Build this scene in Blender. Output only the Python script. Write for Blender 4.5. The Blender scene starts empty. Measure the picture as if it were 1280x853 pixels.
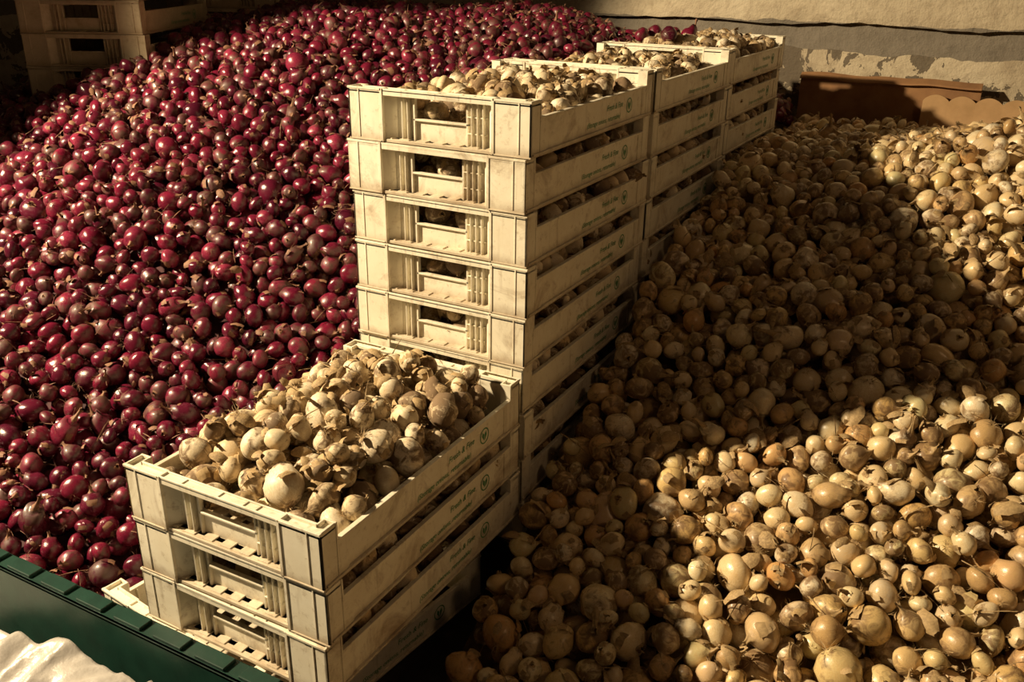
import bpy, bmesh, math, random
import numpy as np
from mathutils import Vector, Matrix, Euler, noise
random.seed(7); np.random.seed(7)
scene=bpy.context.scene
ROOT=scene.collection
H=.1011; FLOOR=-1.25; WALLY=2.32; R0=.025

# ------------------------------------------------------------------ camera
def make_camera():
    C=Vector((.7515,-1.4315,.2279)); a,pi,ro,f=-.4991,.3955,.0132,1148.9
    d=Vector((math.cos(pi)*math.sin(a),math.cos(pi)*math.cos(a),-math.sin(pi)))
    r=Vector((math.cos(a),-math.sin(a),0)); u=r.cross(d)
    r2=r*math.cos(ro)+u*math.sin(ro); u2=-r*math.sin(ro)+u*math.cos(ro)
    m=Matrix((r2,u2,-d)).transposed().to_4x4(); m.translation=C
    cd=bpy.data.cameras.new("camera"); cd.sensor_width=36; cd.lens=36*f/1280; cd.clip_start=.02
    o=bpy.data.objects.new("camera",cd); ROOT.objects.link(o); o.matrix_world=m
    scene.camera=o
make_camera()

# ------------------------------------------------------------------ material helpers
class NT:
    def __init__(s,name):
        s.m=bpy.data.materials.new(name); s.m.use_nodes=True
        s.t=s.m.node_tree; s.b=s.t.nodes["Principled BSDF"]
    def n(s,typ,**k):
        nd=s.t.nodes.new(typ)
        for a,v in k.items(): setattr(nd,a,v)
        return nd
    def l(s,a,b): s.t.links.new(a,b)
    def noise(s,vec,scale,detail=4,rough=.55,dist=0):
        nd=s.n("ShaderNodeTexNoise"); nd.inputs["Scale"].default_value=scale
        nd.inputs["Detail"].default_value=detail; nd.inputs["Roughness"].default_value=rough
        nd.inputs["Distortion"].default_value=dist
        if vec is not None: s.l(vec,nd.inputs["Vector"])
        return nd.outputs["Fac"]
    def ramp(s,fac,stops):
        nd=s.n("ShaderNodeValToRGB"); cr=nd.color_ramp
        while len(cr.elements)<len(stops): cr.elements.new(.5)
        for e,(p,c) in zip(cr.elements,stops):
            e.position=p; e.color=(c if len(c)==4 else (*c,1)) if hasattr(c,'__len__') else (c,c,c,1)
        s.l(fac,nd.inputs["Fac"]); return nd.outputs["Color"]
    def mix(s,fac,a,b,mode='MIX'):
        nd=s.n("ShaderNodeMix",data_type='RGBA',blend_type=mode)
        for inp,v in ((nd.inputs[0],fac),(nd.inputs[6],a),(nd.inputs[7],b)):
            if isinstance(v,(int,float)): inp.default_value=v
            elif isinstance(v,tuple): inp.default_value=(*v,1)
            else: s.l(v,inp)
        return nd.outputs[2]
    def math(s,op,a,b=0.0):
        nd=s.n("ShaderNodeMath",operation=op)
        for inp,v in ((nd.inputs[0],a),(nd.inputs[1],b)):
            if isinstance(v,(int,float)): inp.default_value=v
            else: s.l(v,inp)
        return nd.outputs[0]
    def coords(s,scale=(1,1,1),offset=None,kind="Object"):
        tc=s.n("ShaderNodeTexCoord"); mp=s.n("ShaderNodeMapping"); mp.inputs["Scale"].default_value=scale
        s.l(tc.outputs[kind],mp.inputs["Vector"])
        if offset is not None: s.l(offset,mp.inputs["Location"])
        return mp.outputs["Vector"]
    def attr(s,name):
        nd=s.n("ShaderNodeAttribute",attribute_type='INSTANCER',attribute_name=name); return nd.outputs["Fac"]
    def bump(s,h,strength,dist=.01):
        nd=s.n("ShaderNodeBump"); nd.inputs["Strength"].default_value=strength; nd.inputs["Distance"].default_value=dist
        s.l(h,nd.inputs["Height"]); s.l(nd.outputs["Normal"],s.b.inputs["Normal"])
    def set(s,**k):
        for a,v in k.items():
            i=s.b.inputs[a.replace('_',' ')]
            if isinstance(v,bpy.types.NodeSocket): s.l(v,i)
            elif isinstance(v,tuple): i.default_value=(*v,1) if len(i.default_value)==4 else v
            else: i.default_value=v

def onion_mat(name,cols,streak,dirt,rough,dirt_lo,dirt_hi,coat=.0,spec=.5,vary=.3,stk=.6):
    M=NT(name); t=M.attr("tint"); off=M.math('MULTIPLY',t,37.0); q=1/R0
    v1=M.coords((q,q,q),off); v2=M.coords((7*q,7*q,.9*q),off); v3=M.coords((16*q,16*q,.7*q),off)
    base=M.ramp(t,[(i/(len(cols)-1),c) for i,c in enumerate(cols)])
    st=M.noise(v2,2.2,5,.6); fine=M.noise(v3,2.0,3,.5)
    c=M.mix(M.ramp(st,[(.42,0.0),(.66,stk)]),base,streak)
    c=M.mix(M.ramp(fine,[(.50,0.0),(.62,.35)]),c,streak)
    big=M.noise(v1,1.1,3)
    c=M.mix(M.ramp(big,[(.35,.0),(.75,stk+.1)]),c,streak)
    dn=M.noise(v1,1.5,6,.62,.8)
    sh=M.math('ADD',dn,M.math('MULTIPLY',M.math('SUBTRACT',M.math('FRACT',M.math('MULTIPLY',t,7.3)),.5),vary))
    tc=M.n("ShaderNodeTexCoord"); sp=M.n("ShaderNodeSeparateXYZ"); M.l(tc.outputs["Object"],sp.inputs[0])
    az=M.math('ABSOLUTE',M.math('MULTIPLY',sp.outputs[2],q))
    sh=M.math('ADD',sh,M.ramp(az,[(.55,0.0),(1.0,.16)]))
    c=M.mix(M.ramp(sh,[(dirt_lo,0.0),(dirt_hi,.9)]),c,dirt)
    M.set(Base_Color=c,Roughness=M.math('ADD',rough,M.math('MULTIPLY',M.ramp(sh,[(dirt_lo-.1,0.0),(dirt_hi,1.0)]),.4)),Specular_IOR_Level=spec,Coat_Weight=coat,Coat_Roughness=.25)
    M.bump(M.math('ADD',M.math('ADD',st,M.math('MULTIPLY',fine,.4)),M.math('MULTIPLY',dn,.8)),.38,.0012)
    return M.m
mat_red=onion_mat("red_onion_skin",[(.040,.004,.014),(.13,.008,.030),(.27,.014,.046),(.055,.005,.016),(.18,.010,.036),(.38,.040,.090),(.085,.007,.024),(.23,.012,.040),(.15,.03,.038)],(.070,.005,.018),(.09,.04,.028),.22,.56,.76,.35,.5,.36)
mat_yel=onion_mat("yellow_onion_skin",[(.90,.83,.60),(.74,.48,.18),(.92,.87,.70),(.60,.29,.09),(.90,.80,.54),(.72,.68,.40),(.80,.54,.22),(.93,.89,.74),(.44,.27,.12),(.92,.84,.60)],(.68,.46,.20),(.21,.12,.055),.22,.53,.72,.30,.5,.40,.45)
mat_whi=onion_mat("white_onion_skin",[(.88,.79,.58),(.92,.85,.70),(.66,.49,.28),(.90,.82,.62),(.54,.38,.20)],(.60,.43,.23),(.16,.095,.05),.45,.46,.60,.0,.5,.34,.5)
def dry_mat(name,a,b):
    M=NT(name); t=M.attr("tint"); v=M.coords((1/R0,1/R0,.4/R0)); n=M.noise(v,6,4)
    c=M.mix(M.math('MULTIPLY',t,.6),M.ramp(n,[(.3,a),(.7,b)]),b)
    M.set(Base_Color=c,Roughness=.7); M.bump(n,.4,.001); return M.m
mat_dry_y=dry_mat("dry_skin_tan",(.15,.09,.045),(.54,.38,.19))
mat_dry_r=dry_mat("dry_skin_brown",(.08,.035,.025),(.28,.14,.08))

# ------------------------------------------------------------------ onion source meshes
PROF=[(0.0,-.86),(.10,-.90),(.30,-.83),(.60,-.66),(.86,-.36),(.985,-.08),(.99,.14),(.90,.42),(.70,.66),(.46,.82),(.27,.94),(.16,1.06),(.115,1.2),(.10,1.36),(.15,1.48)]
def finish(bm,name,mats):
    for v in bm.verts: v.co*=R0
    me=bpy.data.meshes.new(name); bm.to_mesh(me); bm.free()
    for m in mats: me.materials.append(m)
    return bpy.data.objects.new(name,me)
def onion_mesh(name,skin,dry,seed,squash=1.0,neck=1.0,segs=22,roots=16,pointy=0.0,flaps=2,lift=.35):
    rnd=random.Random(seed); bm=bmesh.new(); rings=[]
    ph=[rnd.uniform(0,6.28) for _ in range(4)]; bend=Vector((rnd.uniform(-.7,.7),rnd.uniform(-.7,.7),0))
    lean=Vector((rnd.uniform(-.12,.12),rnd.uniform(-.12,.12),0))
    for i,(r,z) in enumerate(PROF):
        zz=z
        if z>.8: z=.82+(z-.82)*neck
        elif z>0: z*=1+pointy*.3
        if zz>.3 and zz<1.0: r*=1-.10*pointy
        if z>.8: z+=pointy*.25
        z2=z*squash if z<.8 else z-.82+.82*squash
        ring=[]
        for k in range(segs):
            th=2*math.pi*k/segs
            rr=r*(1+.055*math.sin(2*th+ph[0])+.03*math.sin(3*th+ph[1]+z*1.5)+.014*math.sin(7*th+ph[2]))
            if i>=10: rr*=1+.25*math.sin(3*th+ph[3]+z*2)*(1 if i<13 else 1.8)
            b=max(0,z2-.75*squash)**1.3
            ring.append(bm.verts.new((rr*math.cos(th)+bend.x*b+lean.x*z2,rr*math.sin(th)+bend.y*b+lean.y*z2,z2+(rnd.uniform(-.15,.15) if i==len(PROF)-1 else 0))))
        rings.append(ring)
    for i in range(len(rings)-1):
        for k in range(segs):
            f=bm.faces.new((rings[i][k],rings[i][(k+1)%segs],rings[i+1][(k+1)%segs],rings[i+1][k]))
            f.material_index=1 if i>=10 else 0
    for _ in range(roots):
        th=rnd.uniform(0,6.28); r0=rnd.uniform(.02,.14); L=rnd.uniform(.3,.95); w=.018
        p=Vector((r0*math.cos(th),r0*math.sin(th),-.86*squash)); d=Vector((math.cos(th)*.7,math.sin(th)*.7,-.6)); side=Vector((-math.sin(th),math.cos(th),0))
        prev=None
        for s in range(5):
            ww=w*(1-s/5.5)
            a=bm.verts.new(p+side*ww); b=bm.verts.new(p-side*ww)
            if prev:
                f=bm.faces.new((prev[0],prev[1],b,a)); f.material_index=1
            prev=(a,b)
            d=(d+Vector((rnd.uniform(-.6,.6),rnd.uniform(-.6,.6),rnd.uniform(-.3,.5)))).normalized(); p=p+d*(L/5)
    for _ in range(flaps):
        th0=rnd.uniform(0,6.28); n=7; prev=None; w=rnd.uniform(.3,.7); z0=rnd.uniform(-.4,.0); up=rnd.uniform(.04,lift)
        for s in range(n):
            z=z0+s*.16; rr=math.sqrt(max(.05,1-(z*.95)**2))*1.04+up*(s/n)**2
            row=[bm.verts.new((rr*math.cos(th0+q*w)+rnd.uniform(-.03,.03),rr*math.sin(th0+q*w)+rnd.uniform(-.03,.03),z*squash+rnd.uniform(-.05,.05))) for q in (-.6*(.3+s/n),-.2,.2*(.5+s/n),.6*(.4+s/n))]
            if prev:
                for q in range(3):
                    f=bm.faces.new((prev[q],prev[q+1],row[q+1],row[q])); f.material_index=1 if s>3 else 0
            prev=row
    for f in bm.faces: f.smooth=True
    return finish(bm,name,(skin,dry))
def flake_mesh(name,dry,seed,long=False):
    rnd=random.Random(seed); bm=bmesh.new(); nu,nv=6,5; g=[]
    lx,ly=(2.0,.06) if long else (1.0,.6)
    for i in range(nu):
        row=[]
        for j in range(nv):
            u=i/(nu-1)*2-1; v=j/(nv-1)*2-1
            k=1-.45*u*u+rnd.uniform(-.15,.15)
            x=u*lx+rnd.uniform(-.08,.08); y=v*ly*k; z=.35*(1-v*v)*(ly) -.25*u*u+rnd.uniform(-.06,.06)
            row.append(bm.verts.new((x,y,z)))
        g.append(row)
    for i in range(nu-1):
        for j in range(nv-1):
            f=bm.faces.new((g[i][j],g[i+1][j],g[i+1][j+1],g[i][j+1])); f.smooth=True
    return finish(bm,name,(dry,))
def variants(prefix,skin,dry,n,segs,flaps,lift=.3,roots=16,nk=1.0):
    c=bpy.data.collections.new(prefix)
    for i in range(n):
        c.objects.link(onion_mesh(f"{prefix}_a{i}",skin,dry,i*13+5,squash=[.90,1.05,.80,.95,1.18,.86,1.0,.86][i],neck=nk*[.8,1.2,.4,1.0,1.5,.6,.9,.2][i],segs=segs,pointy=[.2,.8,0,.4,1.1,.0,.5,0][i],flaps=flaps,lift=lift,roots=roots))
    c.objects.link(flake_mesh(f"{prefix}_b0",dry,3)); c.objects.link(flake_mesh(f"{prefix}_b1",dry,8)); c.objects.link(flake_mesh(f"{prefix}_b2",dry,9,True))
    return c
NV=8
col_red=variants("red_onion_kinds",mat_red,mat_dry_r,NV,20,1,.3,14,.85)
col_yel=variants("yellow_onion_kinds",mat_yel,mat_dry_y,NV,24,2,.32,18,1.1)
col_whi=variants("white_onion_kinds",mat_whi,mat_dry_y,NV,24,3,.16,44,.7)

def scatter_object(name,pts,coll):
    me=bpy.data.meshes.new(name); n=len(pts)
    me.vertices.add(n); me.vertices.foreach_set("co",np.array([p[:3] for p in pts],dtype=np.float32).ravel())
    a=me.attributes.new("rot",'FLOAT_VECTOR','POINT'); a.data.foreach_set("vector",np.array([p[5] for p in pts],dtype=np.float32).ravel())
    a=me.attributes.new("scl",'FLOAT_VECTOR','POINT')
    a.data.foreach_set("vector",np.array([(p[3]/R0*random.uniform(.9,1.06),p[3]/R0*random.uniform(.92,1.06),p[3]/R0) for p in pts],dtype=np.float32).ravel())
    a=me.attributes.new("vid",'INT','POINT'); a.data.foreach_set("value",np.array([p[4] for p in pts],dtype=np.int32))
    a=me.attributes.new("tint",'FLOAT','POINT'); a.data.foreach_set("value",np.random.rand(n).astype(np.float32))
    o=bpy.data.objects.new(name,me); ROOT.objects.link(o)
    g=bpy.data.node_groups.new("scatter_"+name,'GeometryNodeTree')
    g.interface.new_socket("Geometry",in_out='INPUT',socket_type='NodeSocketGeometry'); g.interface.new_socket("Geometry",in_out='OUTPUT',socket_type='NodeSocketGeometry')
    gi=g.nodes.new("NodeGroupInput"); go=g.nodes.new("NodeGroupOutput")
    ci=g.nodes.new("GeometryNodeCollectionInfo"); ci.inputs["Collection"].default_value=coll
    ci.inputs["Separate Children"].default_value=True; ci.inputs["Reset Children"].default_value=True
    ip=g.nodes.new("GeometryNodeInstanceOnPoints"); ip.inputs["Pick Instance"].default_value=True
    mp=g.nodes.new("GeometryNodeMeshToPoints")
    def at(nm,ty):
        nd=g.nodes.new("GeometryNodeInputNamedAttribute"); nd.data_type=ty; nd.inputs["Name"].default_value=nm; return nd.outputs["Attribute"]
    L=g.links.new
    L(gi.outputs[0],mp.inputs[0]); L(mp.outputs[0],ip.inputs["Points"]); L(ci.outputs[0],ip.inputs["Instance"])
    L(at("vid",'INT'),ip.inputs["Instance Index"]); L(at("scl",'FLOAT_VECTOR'),ip.inputs["Scale"])
    e=g.nodes.new("FunctionNodeEulerToRotation"); L(at("rot",'FLOAT_VECTOR'),e.inputs[0]); L(e.outputs[0],ip.inputs["Rotation"])
    L(ip.outputs[0],go.inputs[0])
    m=o.modifiers.new("scatter",'NODES'); m.node_group=g
    for k in coll.objects:
        if k.parent is None: k.parent=o; k.location=pts[0][:3]
    return o

# ------------------------------------------------------------------ deposition of spheres
class Packer:
    def __init__(s,cell): s.c=cell; s.g={}; s.pts=[]
    def zat(s,x,y,r,base):
        z=base(x,y)+r; cx,cy=int(x//s.c),int(y//s.c)
        for i in (cx-1,cx,cx+1):
            for j in (cy-1,cy,cy+1):
                for (a,b,c,q) in s.g.get((i,j),()):
                    R=(r+q)*.91; d2=R*R-(x-a)**2-(y-b)**2
                    if d2>0:
                        zz=c+math.sqrt(d2)
                        if zz>z: z=zz
        return z
    def drop(s,x,y,r,base,inside,top):
        z=s.zat(x,y,r,base)
        for step in (.9,.6,.35):
            bx,by,bz=x,y,z
            for k in range(6):
                th=k*1.0472+step
                xx=x+r*step*math.cos(th); yy=y+r*step*math.sin(th)
                if not inside(xx,yy,r): continue
                zz=s.zat(xx,yy,r,base)
                if zz<bz: bx,by,bz=xx,yy,zz
            x,y,z=bx,by,bz
        if z+r*.7>top(x,y): return False
        s.pts.append((x,y,z,r)); s.g.setdefault((int(x//s.c),int(y//s.c)),[]).append((x,y,z,r)); return True
def fill(bounds,inside,base,top,rfun,tries,fails=400):
    P=Packer(.08); x0,x1,y0,y1=bounds; f=0
    for _ in range(tries):
        x=random.uniform(x0,x1); y=random.uniform(y0,y1); r=rfun()
        if not inside(x,y,r): continue
        if P.drop(x,y,r,base,inside,top): f=0
        else:
            f+=1
            if f>fails: break
    return P.pts
def rot_random(): return (random.uniform(0,6.28),random.uniform(-1.57,1.57),random.uniform(0,6.28))
def dress(pts,flakes=0,longf=.3,fs=(.012,.03)):
    out=[(x,y,z,r,random.randrange(NV),rot_random()) for x,y,z,r in pts]
    for _ in range(flakes if pts else 0):
        x,y,z,r=random.choice(pts)
        th=random.uniform(0,6.28); k=random.uniform(.3,1.0)
        out.append((x+r*math.cos(th)*k,y+r*math.sin(th)*k,z+r*random.uniform(.6,1.0),random.uniform(*fs),NV+(2 if random.random()<longf else random.randrange(2)),(random.uniform(-.9,.9),random.uniform(-.9,.9),random.uniform(0,6.28))))
    return out
def lerp(v,xs,ys): return float(np.interp(v,xs,ys))

# pile height fields
SEG_A=(-1.65,1.35); SEG_B=(-1.05,1.75)
def S_red(x,y):
    ax,ay=SEG_A; bx,by=SEG_B; dx,dy=bx-ax,by-ay
    t=max(0,min(1,((x-ax)*dx+(y-ay)*dy)/(dx*dx+dy*dy)))
    d=math.hypot(x-ax-t*dx,y-ay-t*dy)
    z=lerp(d,[0,.3,.8,1.37,1.92,2.4,3],[.07,.045,-.10,-.42,-.77,-1.05,-1.3])
    z+=.035*noise.noise(Vector((x*2.2,y*2.2,1)))+.014*noise.noise(Vector((x*7,y*7,3)))
    return z
def S_right(x,y):
    z=lerp(y,[-1.5,-.9,-.36,0,.4,.6,1.0,1.25,1.6,2.3],[-1.30,-1.17,-.94,-.77,-.56,-.45,-.33,-.27,-.27,-.30])
    z+=.12*math.exp(-((x-.74)**2/.11+(y-1.30)**2/.20))-.03*math.exp(-((x-.2)**2/.04+(y-1.1)**2/.3))
    z-=.08*math.exp(-((x-.92)**2/.07+(y-.64)**2/.05))
    return z+.03*noise.noise(Vector((x*2.5,y*2.5,5)))+.02*noise.noise(Vector((x*7,y*7,5)))
LEFT=[((-1.735,.68),math.radians(27)),((-1.80,1.36),math.radians(24))]
C4=((-.535,-.60),math.radians(-7))
def in_crate(x,y,fl,ang,pad):
    dx,dy=x-fl[0],y-fl[1]; u=dx*math.cos(ang)+dy*math.sin(ang); v=-dx*math.sin(ang)+dy*math.cos(ang)
    return -pad<u<.4+pad and -pad<v<.6+pad
def left_fl(i):
    (x,y),a=LEFT[i]; return (x-.4*math.cos(a),y-.4*math.sin(a))
def in_red(x,y,r):
    if y<-.665+r or y>WALLY-.05-r or x<-3.0: return False
    if x>-.405-r and not (y>1.86+r and x<-.02-r): return False
    if in_crate(x,y,C4[0],C4[1],r*.8): return False
    for i in (0,1):
        if in_crate(x,y,left_fl(i),LEFT[i][1],r): return False
    return True
def in_right(x,y,r):
    if y>WALLY-.14-r or y<-1.15 or x>1.9: return False
    if x<.014+r and y>-.70: return False
    return x>-.02
def core(name,S,x0,x1,y0,y1,mat,off,nx=60,ny=60):
    bm=bmesh.new(); g=[[bm.verts.new((x0+(x1-x0)*i/nx,y0+(y1-y0)*j/ny,max(FLOOR,S(x0+(x1-x0)*i/nx,y0+(y1-y0)*j/ny)-off))) for j in range(ny+1)] for i in range(nx+1)]
    for i in range(nx):
        for j in range(ny): bm.faces.new((g[i][j],g[i+1][j],g[i+1][j+1],g[i][j+1])).smooth=True
    me=bpy.data.meshes.new(name); bm.to_mesh(me); bm.free(); me.materials.append(mat)
    o=bpy.data.objects.new(name,me); ROOT.objects.link(o); return o
def plain(name,a,b,scale,rough=.8,bump=.3,bd=.01):
    M=NT(name); v=M.coords(); n=M.noise(v,scale,6,.6); M.set(Base_Color=M.ramp(n,[(.3,a),(.7,b)]),Roughness=rough); M.bump(n,bump,bd); return M.m
mat_core_r=plain("red_pile_core",(.02,.004,.006),(.07,.01,.015),30)  # darkened onion colour, paints the shade in gaps between bulbs
mat_core_y=plain("yellow_pile_core",(.06,.035,.015),(.2,.12,.05),30)  # likewise dark, so gaps in the yellow pile look shaded

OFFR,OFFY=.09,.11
def r_yel():
    k=random.random()
    return random.uniform(.018,.025) if k<.3 else (random.uniform(.025,.031) if k<.82 else random.uniform(.031,.040))
def r_red():
    k=random.random()
    return random.uniform(.018,.023) if k<.22 else (random.uniform(.023,.029) if k<.82 else random.uniform(.029,.035))
rp=fill((-3,-.02,-.66,WALLY),in_red,lambda x,y:max(FLOOR,S_red(x,y)-OFFR),S_red,r_red,42000,700)
yp=fill((-.02,1.9,-1.15,WALLY),in_right,lambda x,y:max(FLOOR,S_right(x,y)-OFFY),S_right,r_yel,22000,700)
red=scatter_object("red_onion_pile",dress(rp,3200,longf=.6,fs=(.007,.018)),col_red)
yel=scatter_object("yellow_onion_pile",dress(yp,2400,longf=.3,fs=(.009,.025)),col_yel)
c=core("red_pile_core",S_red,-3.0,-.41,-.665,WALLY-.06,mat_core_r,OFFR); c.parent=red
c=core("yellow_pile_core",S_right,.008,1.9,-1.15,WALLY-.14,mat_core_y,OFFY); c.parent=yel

# ------------------------------------------------------------------ crate mesh
def crate_material(name,shaded):
    M=NT(name); oi=M.n("ShaderNodeObjectInfo")
    off=M.math('MULTIPLY',oi.outputs["Random"],20.0)
    v=M.coords((1,1,1),off); vs=M.coords((60,60,6),off)
    n1=M.noise(v,14,6,.65,.4); n2=M.noise(v,60,5,.7); n3=M.noise(vs,1,3)
    a,b=((.88,.83,.69),(.74,.66,.50)) if not shaded else ((.60,.48,.32),(.42,.32,.20))  # second, darker pair paints shade into the far-left crates' colour
    c=M.mix(M.ramp(n1,[(.35,0.0),(.75,.8)]),a,b)
    c=M.mix(M.ramp(n2,[(.56,0.0),(.74,.6)]),c,(.36,.26,.15))
    c=M.mix(M.ramp(M.noise(v,7,6,.72,1.0),[(.53,0.0),(.71,.7)]),c,(.30,.20,.11))
    c=M.mix(M.ramp(n3,[(.6,0.0),(.75,.35)]),c,(.35,.26,.15))
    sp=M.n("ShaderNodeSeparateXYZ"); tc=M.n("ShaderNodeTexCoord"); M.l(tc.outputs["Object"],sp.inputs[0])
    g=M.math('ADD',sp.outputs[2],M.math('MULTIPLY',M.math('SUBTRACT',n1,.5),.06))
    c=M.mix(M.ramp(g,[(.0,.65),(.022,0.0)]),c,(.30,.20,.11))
    M.set(Base_Color=c,Roughness=.45,Specular_IOR_Level=.45); M.bump(n2,.12,.002); return M.m
mat_crate=crate_material("crate_plastic",False)
mat_crate_shaded=crate_material("shaded_crate",True)  # same plastic, shade of the left corner put into its colour
mat_print=plain("green_print",(.05,.22,.08),(.14,.34,.16),60,.6,.0)
def crate_mesh():
    bm=bmesh.new()
    def box(x0,x1,y0,y1,z0,z1):
        vs=[bm.verts.new((x,y,z)) for x in (x0,x1) for y in (y0,y1) for z in (z0,z1)]
        for q in ((0,1,3,2),(4,6,7,5),(0,4,5,1),(2,3,7,6),(0,2,6,4),(1,5,7,3)): bm.faces.new([vs[i] for i in q])
    def prism(pts,z0,z1):
        lo=[bm.verts.new((x,y,z0)) for x,y in pts]; hi=[bm.verts.new((x,y,z1)) for x,y in pts]
        n=len(pts); bm.faces.new(lo[::-1]); bm.faces.new(hi)
        for i in range(n): bm.faces.new((lo[i],lo[(i+1)%n],hi[(i+1)%n],hi[i]))
    T=H-.0012; W=.198; Lh=.298
    for i in range(11): x=-.19+.38*i/10; box(x-.011,x+.011,-.292,.292,.004,.008)
    for j in range(9): y=-.28+.56*j/8; box(-.194,.194,y-.006,y+.006,.001,.006)
    for sx in (-1,1):
        for sy in (-1,1):
            def B(x0,x1,y0,y1,z0,z1):
                a,b=sorted((sx*x0,sx*x1)); c,d=sorted((sy*y0,sy*y1)); box(a,b,c,d,z0,z1)
            B(W-.076,W,Lh-.004,Lh,0,T)
            B(W-.004,W,Lh-.034,Lh,0,T)
            B(W-.076,W-.018,Lh-.022,Lh-.018,.0,T)
            B(W-.022,W-.018,Lh-.034,Lh-.018,.0,T)
            B(W-.076,W,Lh-.022,Lh,T-.010,T-.006)
            B(W-.022,W,Lh-.034,Lh-.020,T-.010,T-.006)
            B(W-.080,W-.074,Lh-.022,Lh+.0015,0,T)
            B(W-.026,W-.023,Lh-.004,Lh+.0012,.006,T-.004)
            B(W-.078,W+.001,Lh-.004,Lh+.0015,T-.0045,T)
            B(W-.078,W+.001,Lh-.004,Lh+.0015,0,.003)
            B(W-.022,W+.001,Lh-.038,Lh-.034,0,T)
            B(W-.004,W,Lh-.060,Lh-.034,.0,.068)
    for sy in (-1,1):
        def B(x0,x1,y0,y1,z0,z1):
            c,d=sorted((sy*y0,sy*y1)); box(x0,x1,c,d,z0,z1)
        B(-.122,.122,Lh-.003,Lh,T-.013,T); B(-.122,.122,Lh-.020,Lh-.017,T-.013,T); B(-.122,.122,Lh-.020,Lh,T-.006,T-.003)
        for x in (-.075,.0,.05,.075): B(x-.001,x+.001,Lh-.020,Lh,T-.012,T-.001)
        yy=Lh-.022
        B(-.100,-.056,yy-.003,yy,0,T-.010); B(.056,.100,yy-.003,yy,0,T-.010)
        B(-.056,.056,yy-.003,yy,0,.046); B(-.060,.060,yy-.004,yy+.006,.043,.047)
        B(-.060,-.056,yy-.003,yy+.006,.0,T-.010); B(.056,.060,yy-.003,yy+.006,.0,T-.010)
        for xx in (.070,.082,.094,-.070,-.082):
            B(xx-.0012,xx+.0012,yy,yy+.011,.0,T-.012)
        for zz in (.030,.060): B(.060,.100,yy,yy+.008,zz-.001,zz+.001)
        for s in (-1,1):
            pts=[(s*.122,sy*Lh),(s*.122,sy*(Lh-.003)),(s*.100,sy*(Lh-.025)),(s*.100,sy*(Lh-.022))]
            if s*sy>0: pts=pts[::-1]
            prism(pts,0,T-.010)
        B(-.122,.122,yy,Lh-.002,.0,.006)
    for sx in (-1,1):
        def B(x0,x1,y0,y1,z0,z1):
            a,b=sorted((sx*x0,sx*x1)); box(a,b,y0,y1,z0,z1)
        B(W-.005,W-.002,-.262,.262,.002,.068)
        B(W-.008,W+.0012,-.264,.264,.0655,.0695)
        B(W-.008,W+.0006,-.264,.264,.0,.004)
        for j in range(9):
            y=-.24+.06*j; B(W-.012,W-.005,y-.001,y+.001,.004,.066)
    me=bpy.data.meshes.new("plastic_crate")
    bmesh.ops.recalc_face_normals(bm,faces=bm.faces)
    bmesh.ops.bevel(bm,geom=list(bm.edges),offset=.0006,segments=1,affect='EDGES',clamp_overlap=True)
    for f in bm.faces: f.material_index=0
    def text(s,size):
        cu=bpy.data.curves.new("t",'FONT'); cu.body=s; cu.size=size; cu.resolution_u=2; cu.align_x='CENTER'; cu.shear=.25; cu.offset=.0001
        ob=bpy.data.objects.new("t",cu); ROOT.objects.link(ob); dg=bpy.context.evaluated_depsgraph_get()
        m=bpy.data.meshes.new_from_object(ob.evaluated_get(dg)); bpy.data.objects.remove(ob)
        return [tuple(v.co) for v in m.vertices],[tuple(p.vertices) for p in m.polygons]
    t1=text("Fresh & Fine",.017); t2=text("(Storage onions, returnable)",.0150)
    def put(m,cx,cz,side):
        vs=[bm.verts.new((side*(W-.0012),side*(cx+x),cz+y)) for x,y,_ in m[0]]
        for p in m[1]:
            try: bm.faces.new([vs[i] for i in p]).material_index=1
            except ValueError: pass
    for side in (-1,1):
        put(t1,.085,.040,side); put(t2,.03,.018,side)
        N=24
        a=[bm.verts.new((side*(W-.0012),side*(.165+.0135*math.cos(t)),.038+.0135*math.sin(t))) for t in np.linspace(0,2*math.pi,N,endpoint=False)]
        b=[bm.verts.new((side*(W-.0012),side*(.165+.0160*math.cos(t)),.038+.0160*math.sin(t))) for t in np.linspace(0,2*math.pi,N,endpoint=False)]
        for k in range(N): bm.faces.new((a[k],a[(k+1)%N],b[(k+1)%N],b[k])).material_index=1
        for q in (-1,1):
            bm.faces.new([bm.verts.new((side*(W-.0012),side*(.165+q*u),.038+w)) for u,w in ((.001,-.010),(.008,.0),(.0065,.009),(.001,.003))]).material_index=1
    bm.to_mesh(me); bm.free(); me.materials.append(mat_crate); me.materials.append(mat_print)
    return me
CR=crate_mesh()
CR_SHADED=CR.copy(); CR_SHADED.materials[0]=mat_crate_shaded
def add_crate(cx,cy,ztop,ang=0,me=None):
    o=bpy.data.objects.new("plastic_crate",me or CR); ROOT.objects.link(o)
    o.location=(cx,cy,ztop-H); o.rotation_euler=(0,0,ang); return o
def jit(s=.003): return random.uniform(-s,s)
def crate_fill(cx,cy,ztop,ang=0,heap=None,rf=None,n=900):
    rf=rf or (lambda:random.uniform(.021,.029))
    ins=lambda x,y,r: abs(x)<.190-r*.9 and abs(y)<.270-r*.9
    base=lambda x,y:-H+.008
    top=heap or (lambda x,y:-.012)
    pts=fill((-.18,.18,-.27,.27),ins,base,top,rf,n,60)
    ca,sa=math.cos(ang),math.sin(ang)
    return [(cx+x*ca-y*sa,cy+x*sa+y*ca,ztop+z,r) for x,y,z,r in pts]
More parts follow.
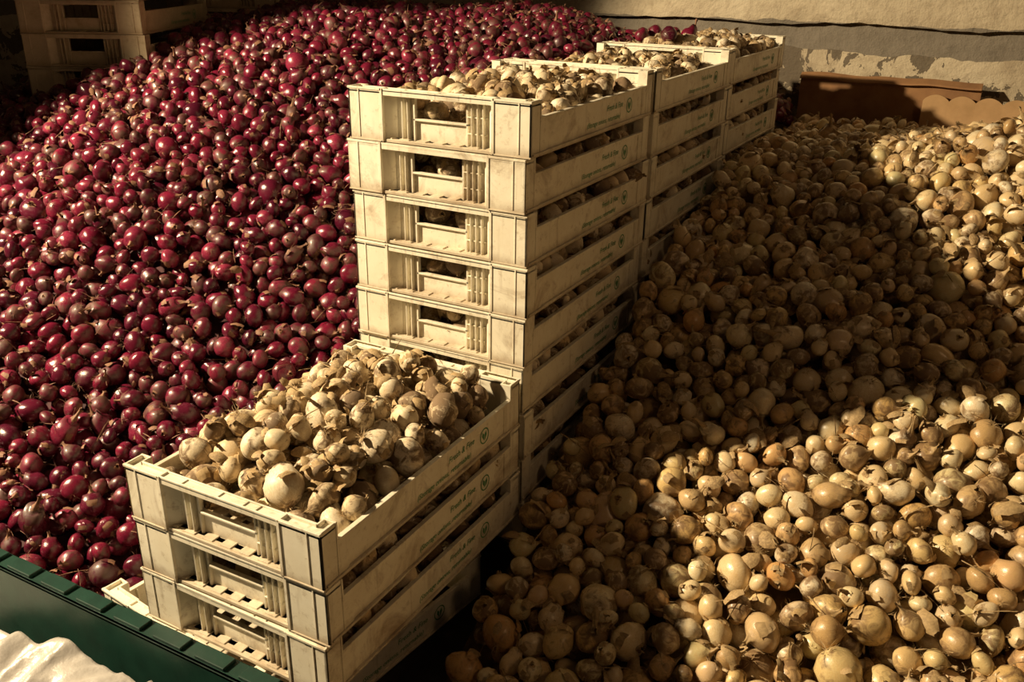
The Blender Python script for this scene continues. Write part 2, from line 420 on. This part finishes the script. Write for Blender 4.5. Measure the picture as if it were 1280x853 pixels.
def stack(name,x,y,ztop,n,heap,rf=None,flakes=60):
    pts=[]
    for k in range(n):
        dx,dy=jit(.004),jit(.003); a=jit(.009)
        add_crate(x+dx,y+dy,ztop-k*H,a)
        q=crate_fill(x+dx,y+dy,ztop-k*H,a,heap if k==0 else None,rf)
        if k==0: topq=[p for p in q if abs(p[0]-x)<.145 and abs(p[1]-y)<.225 and p[2]>ztop-.045]
        pts+=q
    out=dress(pts)+dress(topq,flakes,longf=.3,fs=(.008,.018))[len(topq):]
    o=scatter_object(name,out,col_whi); return pts
def heapB(x,y):
    e=max(0,1-(abs(x)/.19)**4)*max(0,1-(abs(y-.04)/.26)**6)
    return -.022+.070*e+.016*noise.noise(Vector((x*9,y*9,2)))
def heapA(x,y): return -.028+.032*max(0,1-(abs(x)/.19)**4)*max(0,1-(abs(y-.03)/.29)**4)
rfB=lambda:random.choice((random.uniform(.020,.029),random.uniform(.027,.038)))
stack("crated_white_onions",-.2,.3,0,9,heapA,flakes=70)
stack("crated_white_onions",-.2,-.31,-.521,3,heapB,rf=rfB,flakes=200)
stack("crated_white_onions",-.2,.91,.0,6,lambda x,y:heapA(x,y)-.008)
stack("crated_white_onions",-.2,1.52,.0,6,lambda x,y:heapA(x,y)+.012)
scatter_object("loose_red_onions",[(-.34+.03*i+jit(.01),1.38+.06*(i%3)+jit(.02),.010+.008*(i%2),.024,i%NV,rot_random()) for i in range(5)],col_red)
for k,zt in enumerate((-.521-3*H,-.521-4*H)):
    a=C4[1]; cx=C4[0][0]+.2*math.cos(a)-.3*math.sin(a); cy=C4[0][1]+.2*math.sin(a)+.3*math.cos(a)
    add_crate(cx,cy,zt,a)
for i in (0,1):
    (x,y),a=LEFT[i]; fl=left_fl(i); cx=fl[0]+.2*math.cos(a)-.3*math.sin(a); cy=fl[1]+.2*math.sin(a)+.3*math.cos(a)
    for k in range(8): add_crate(cx,cy,.19-k*H+(.05 if i else 0),a+jit(.01),CR_SHADED)

# ------------------------------------------------------------------ room
def wall_mat():
    M=NT("old_plaster"); tc=M.n("ShaderNodeTexCoord"); v=tc.outputs["Object"]
    n=M.noise(v,2.2,8,.65,.3); n2=M.noise(v,18,6,.7)
    c=M.ramp(n,[(.3,(.38,.31,.22)),(.5,(.55,.47,.34)),(.7,(.65,.57,.43))])
    c=M.mix(M.ramp(n2,[(.48,0.0),(.75,.6)]),c,(.28,.21,.14))
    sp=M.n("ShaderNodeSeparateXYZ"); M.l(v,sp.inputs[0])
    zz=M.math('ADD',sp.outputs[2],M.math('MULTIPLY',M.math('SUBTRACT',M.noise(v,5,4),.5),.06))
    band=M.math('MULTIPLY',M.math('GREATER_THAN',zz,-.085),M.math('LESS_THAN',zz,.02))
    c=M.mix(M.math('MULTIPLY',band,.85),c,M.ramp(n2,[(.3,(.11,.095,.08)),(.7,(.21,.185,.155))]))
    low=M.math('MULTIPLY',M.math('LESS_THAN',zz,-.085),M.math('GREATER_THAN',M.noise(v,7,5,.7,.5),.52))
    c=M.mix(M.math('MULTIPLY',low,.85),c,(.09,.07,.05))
    M.set(Base_Color=c,Roughness=.9); M.bump(M.math('SUBTRACT',M.math('ADD',n2,M.math('MULTIPLY',n,2.0)),low),.6,.02); return M.m
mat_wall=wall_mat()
mat_floor=plain("concrete_floor",(.10,.085,.07),(.22,.19,.15),6)
def grid_box(name,x0,x1,y0,y1,z0,z1,mat,bev=.0):
    bm=bmesh.new(); bmesh.ops.create_cube(bm,size=1)
    for v in bm.verts: v.co=((x0+x1)/2+v.co.x*(x1-x0),(y0+y1)/2+v.co.y*(y1-y0),(z0+z1)/2+v.co.z*(z1-z0))
    if bev: bmesh.ops.bevel(bm,geom=list(bm.edges),offset=bev,segments=2,affect='EDGES')
    me=bpy.data.meshes.new(name); bm.to_mesh(me); bm.free(); me.materials.append(mat)
    o=bpy.data.objects.new(name,me); ROOT.objects.link(o); return o
grid_box("floor",-4.2,4,-4,WALLY+.2,FLOOR-.1,FLOOR,mat_floor)
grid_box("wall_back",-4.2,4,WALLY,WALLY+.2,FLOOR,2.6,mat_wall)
grid_box("wall_left",-4.2,-4.0,-4,WALLY,FLOOR,2.6,mat_wall)
def ledge():
    bm=bmesh.new(); N=260; x0,x1=-4.0,4.0; prev=None
    for i in range(N+1):
        x=x0+(x1-x0)*i/N
        zb=.015+.012*noise.noise(Vector((x*3,0,0)))+.008*noise.noise(Vector((x*17,1,0)))
        yf=WALLY-.035+.006*noise.noise(Vector((x*5,2,0)))
        vs=[bm.verts.new(p) for p in ((x,WALLY+.01,zb),(x,yf,zb),(x,yf-.004,zb+.02),(x,yf,.35),(x,yf+.003,.9),(x,WALLY-.02,2.6))]
        if prev:
            for k in range(5): bm.faces.new((prev[k],vs[k],vs[k+1],prev[k+1])).smooth=k>1
        prev=vs
    bmesh.ops.recalc_face_normals(bm,faces=bm.faces)
    me=bpy.data.meshes.new("trim_1"); bm.to_mesh(me); bm.free(); me.materials.append(mat_wall)
    o=bpy.data.objects.new("trim_1",me); ROOT.objects.link(o)
ledge()
mat_board=plain("brown_cardboard",(.22,.11,.05),(.34,.18,.08),12,.85,.2)
mat_card=plain("orange_brown_cardboard",(.40,.25,.12),(.52,.33,.17),15,.85,.1)
def carton():
    bm=bmesh.new(); x0,x1=-.02,.60; N=60; prof=[(-.075,-.34),(-.070,-.165),(-.078,-.155),(-.105,-.170),(-.108,-.176),(-.084,-.166),(-.082,-.34)]
    prev=None
    for i in range(N+1):
        x=x0+(x1-x0)*i/N; w=.005*noise.noise(Vector((x*8,0,0)))
        vs=[bm.verts.new((x,WALLY+a+w,b+w*1.2)) for a,b in prof]
        if prev:
            for k in range(len(prof)): bm.faces.new((prev[k],vs[k],vs[(k+1)%len(prof)],prev[(k+1)%len(prof)]))
        else: bm.faces.new(vs)
        prev=vs
    bm.faces.new(prev); bmesh.ops.recalc_face_normals(bm,faces=bm.faces)
    me=bpy.data.meshes.new("cardboard_sheet"); bm.to_mesh(me); bm.free(); me.materials.append(mat_board)
    ROOT.objects.link(bpy.data.objects.new("cardboard_sheet",me))
carton()
def scallop():
    bm=bmesh.new(); N=240; x0,x1=.42,1.7; rows=[]
    for yy in (WALLY-.125,WALLY-.119):
        lo=[];hi=[]
        for i in range(N+1):
            x=x0+(x1-x0)*i/N; z=-.222+.022*abs(math.sin((x-x0)*math.pi/.085))**.7
            lo.append(bm.verts.new((x,yy,-.40))); hi.append(bm.verts.new((x,yy+ .006,z)))
        rows.append((lo,hi))
        for i in range(N): bm.faces.new((lo[i],lo[i+1],hi[i+1],hi[i]))
    for i in range(N): bm.faces.new((rows[0][1][i],rows[0][1][i+1],rows[1][1][i+1],rows[1][1][i]))
    me=bpy.data.meshes.new("scalloped_cardboard_liner"); bm.to_mesh(me); bm.free(); me.materials.append(mat_card)
    ROOT.objects.link(bpy.data.objects.new("scalloped_cardboard_liner",me))
scallop()

# ------------------------------------------------------------------ green tub with plastic bag
mat_green=plain("green_plastic",(.005,.028,.020),(.009,.046,.032),25,.4,.1)
def tub():
    bm=bmesh.new()
    def box(x0,x1,y0,y1,z0,z1):
        vs=[bm.verts.new((x,y,z)) for x in (x0,x1) for y in (y0,y1) for z in (z0,z1)]
        for q in ((0,1,3,2),(4,6,7,5),(0,4,5,1),(2,3,7,6),(0,2,6,4),(1,5,7,3)): bm.faces.new([vs[i] for i in q])
    X0,X1,Y0,Y1,Z=-1.25,-.02,-1.45,-.675,-.745
    box(X0+.03,X1-.03,Y1-.036,Y1-.030,FLOOR+.12,Z); box(X0+.03,X1-.03,Y0+.030,Y0+.036,FLOOR+.12,Z)
    box(X0+.03,X0+.036,Y0+.03,Y1-.03,FLOOR+.12,Z); box(X1-.036,X1-.030,Y0+.03,Y1-.03,FLOOR+.12,Z)
    box(X0+.03,X1-.03,Y0+.03,Y1-.03,FLOOR+.10,FLOOR+.12)
    for (a,b,c,d) in ((X0,X1,Y1-.036,Y1),(X0,X1,Y0,Y0+.036),(X0,X0+.036,Y0,Y1),(X1-.036,X1,Y0,Y1)):
        box(a,b,c,d,Z-.006,Z)
    box(X0,X1,Y1-.003,Y1,Z-.04,Z); box(X0,X1,Y0,Y0+.003,Z-.04,Z); box(X0,X0+.003,Y0,Y1,Z-.04,Z); box(X1-.003,X1,Y0,Y1,Z-.04,Z)
    n=14
    for i in range(n):
        x=X0+.04+(X1-X0-.08)*i/(n-1)
        box(x-.03,x+.03,Y1-.030,Y1-.004,Z,Z+.006); box(x-.03,x+.03,Y0+.004,Y0+.030,Z,Z+.006)
        box(x-.003,x+.003,Y1-.030,Y1-.002,FLOOR+.12,Z-.006)
    for x in (X0+.06,X1-.14):
        for y in (Y0+.06,Y1-.14): box(x,x+.08,y,y+.08,FLOOR,FLOOR+.10)
    bmesh.ops.recalc_face_normals(bm,faces=bm.faces)
    bmesh.ops.bevel(bm,geom=list(bm.edges),offset=.0012,segments=1,affect='EDGES',clamp_overlap=True)
    me=bpy.data.meshes.new("green_plastic_tub"); bm.to_mesh(me); bm.free(); me.materials.append(mat_green)
    ROOT.objects.link(bpy.data.objects.new("green_plastic_tub",me))
tub()
def bag():
    bm=bmesh.new(); N=150; x0,x1,y0,y1=-1.18,-.08,-1.38,-.722; g=[]
    for i in range(N+1):
        row=[]
        for j in range(N+1):
            u=i/N; v=j/N; x=x0+(x1-x0)*u; y=y0+(y1-y0)*v
            e=min(1,9*u*(1-u))*min(1,9*v*(1-v)+.62)
            p=Vector((x*5,y*5,0)); w=Vector((noise.noise(p),noise.noise(p+Vector((9,0,0))),0))
            z=-1.160+.30*e+.05*noise.noise(Vector((x*3.5,y*3,4)))+(x+.6)*.22
            z+=.022*(1-abs(noise.noise(Vector((x*9,y*6,7))+w*1.5))*2.5)+.008*(1-abs(noise.noise(Vector((x*26,y*20,3))+w*3))*2)
            row.append(bm.verts.new((x,y,max(z,FLOOR+.125))))
        g.append(row)
    for i in range(N):
        for j in range(N): bm.faces.new((g[i][j],g[i+1][j],g[i+1][j+1],g[i][j+1])).smooth=True
    M=NT("white_film"); v=M.coords(); n=M.noise(v,30,4)
    M.set(Base_Color=M.ramp(n,[(.3,(.40,.37,.34)),(.7,(.50,.47,.44))]),Roughness=.35,Subsurface_Weight=.15,Subsurface_Radius=(.02,.02,.02)); M.bump(n,.3,.01)
    me=bpy.data.meshes.new("white_plastic_bag"); bm.to_mesh(me); bm.free(); me.materials.append(M.m)
    ROOT.objects.link(bpy.data.objects.new("white_plastic_bag",me))
bag()

# ------------------------------------------------------------------ lights
def spot(name,loc,tgt,power,col,half,blend,size):
    l=bpy.data.lights.new(name,'SPOT'); l.energy=power; l.color=col; l.spot_size=math.radians(half*2); l.spot_blend=blend; l.shadow_soft_size=size
    o=bpy.data.objects.new(name,l); ROOT.objects.link(o); o.location=loc
    o.rotation_euler=(Vector(tgt)-Vector(loc)).to_track_quat('-Z','Y').to_euler()
spot("hall_floodlight",(-2.5,-1.43,1.31),(.20,.42,-.42),1060,(1,.785,.485),32.0,.20,.055)
l=bpy.data.lights.new("added_fill_lamp",'POINT'); l.energy=26; l.color=(1,.60,.29); l.shadow_soft_size=.25  # unseen weak fill, added to brighten the crates' right sides
o=bpy.data.objects.new("added_fill_lamp",l); ROOT.objects.link(o); o.location=(3.0,-1.2,1.9)
w=bpy.data.worlds.new("hall"); scene.world=w; w.use_nodes=True
w.node_tree.nodes["Background"].inputs[0].default_value=(1,.70,.45,1); w.node_tree.nodes["Background"].inputs[1].default_value=.020
scene.view_settings.view_transform='Standard'
print("COUNTS",len(rp),len(yp))
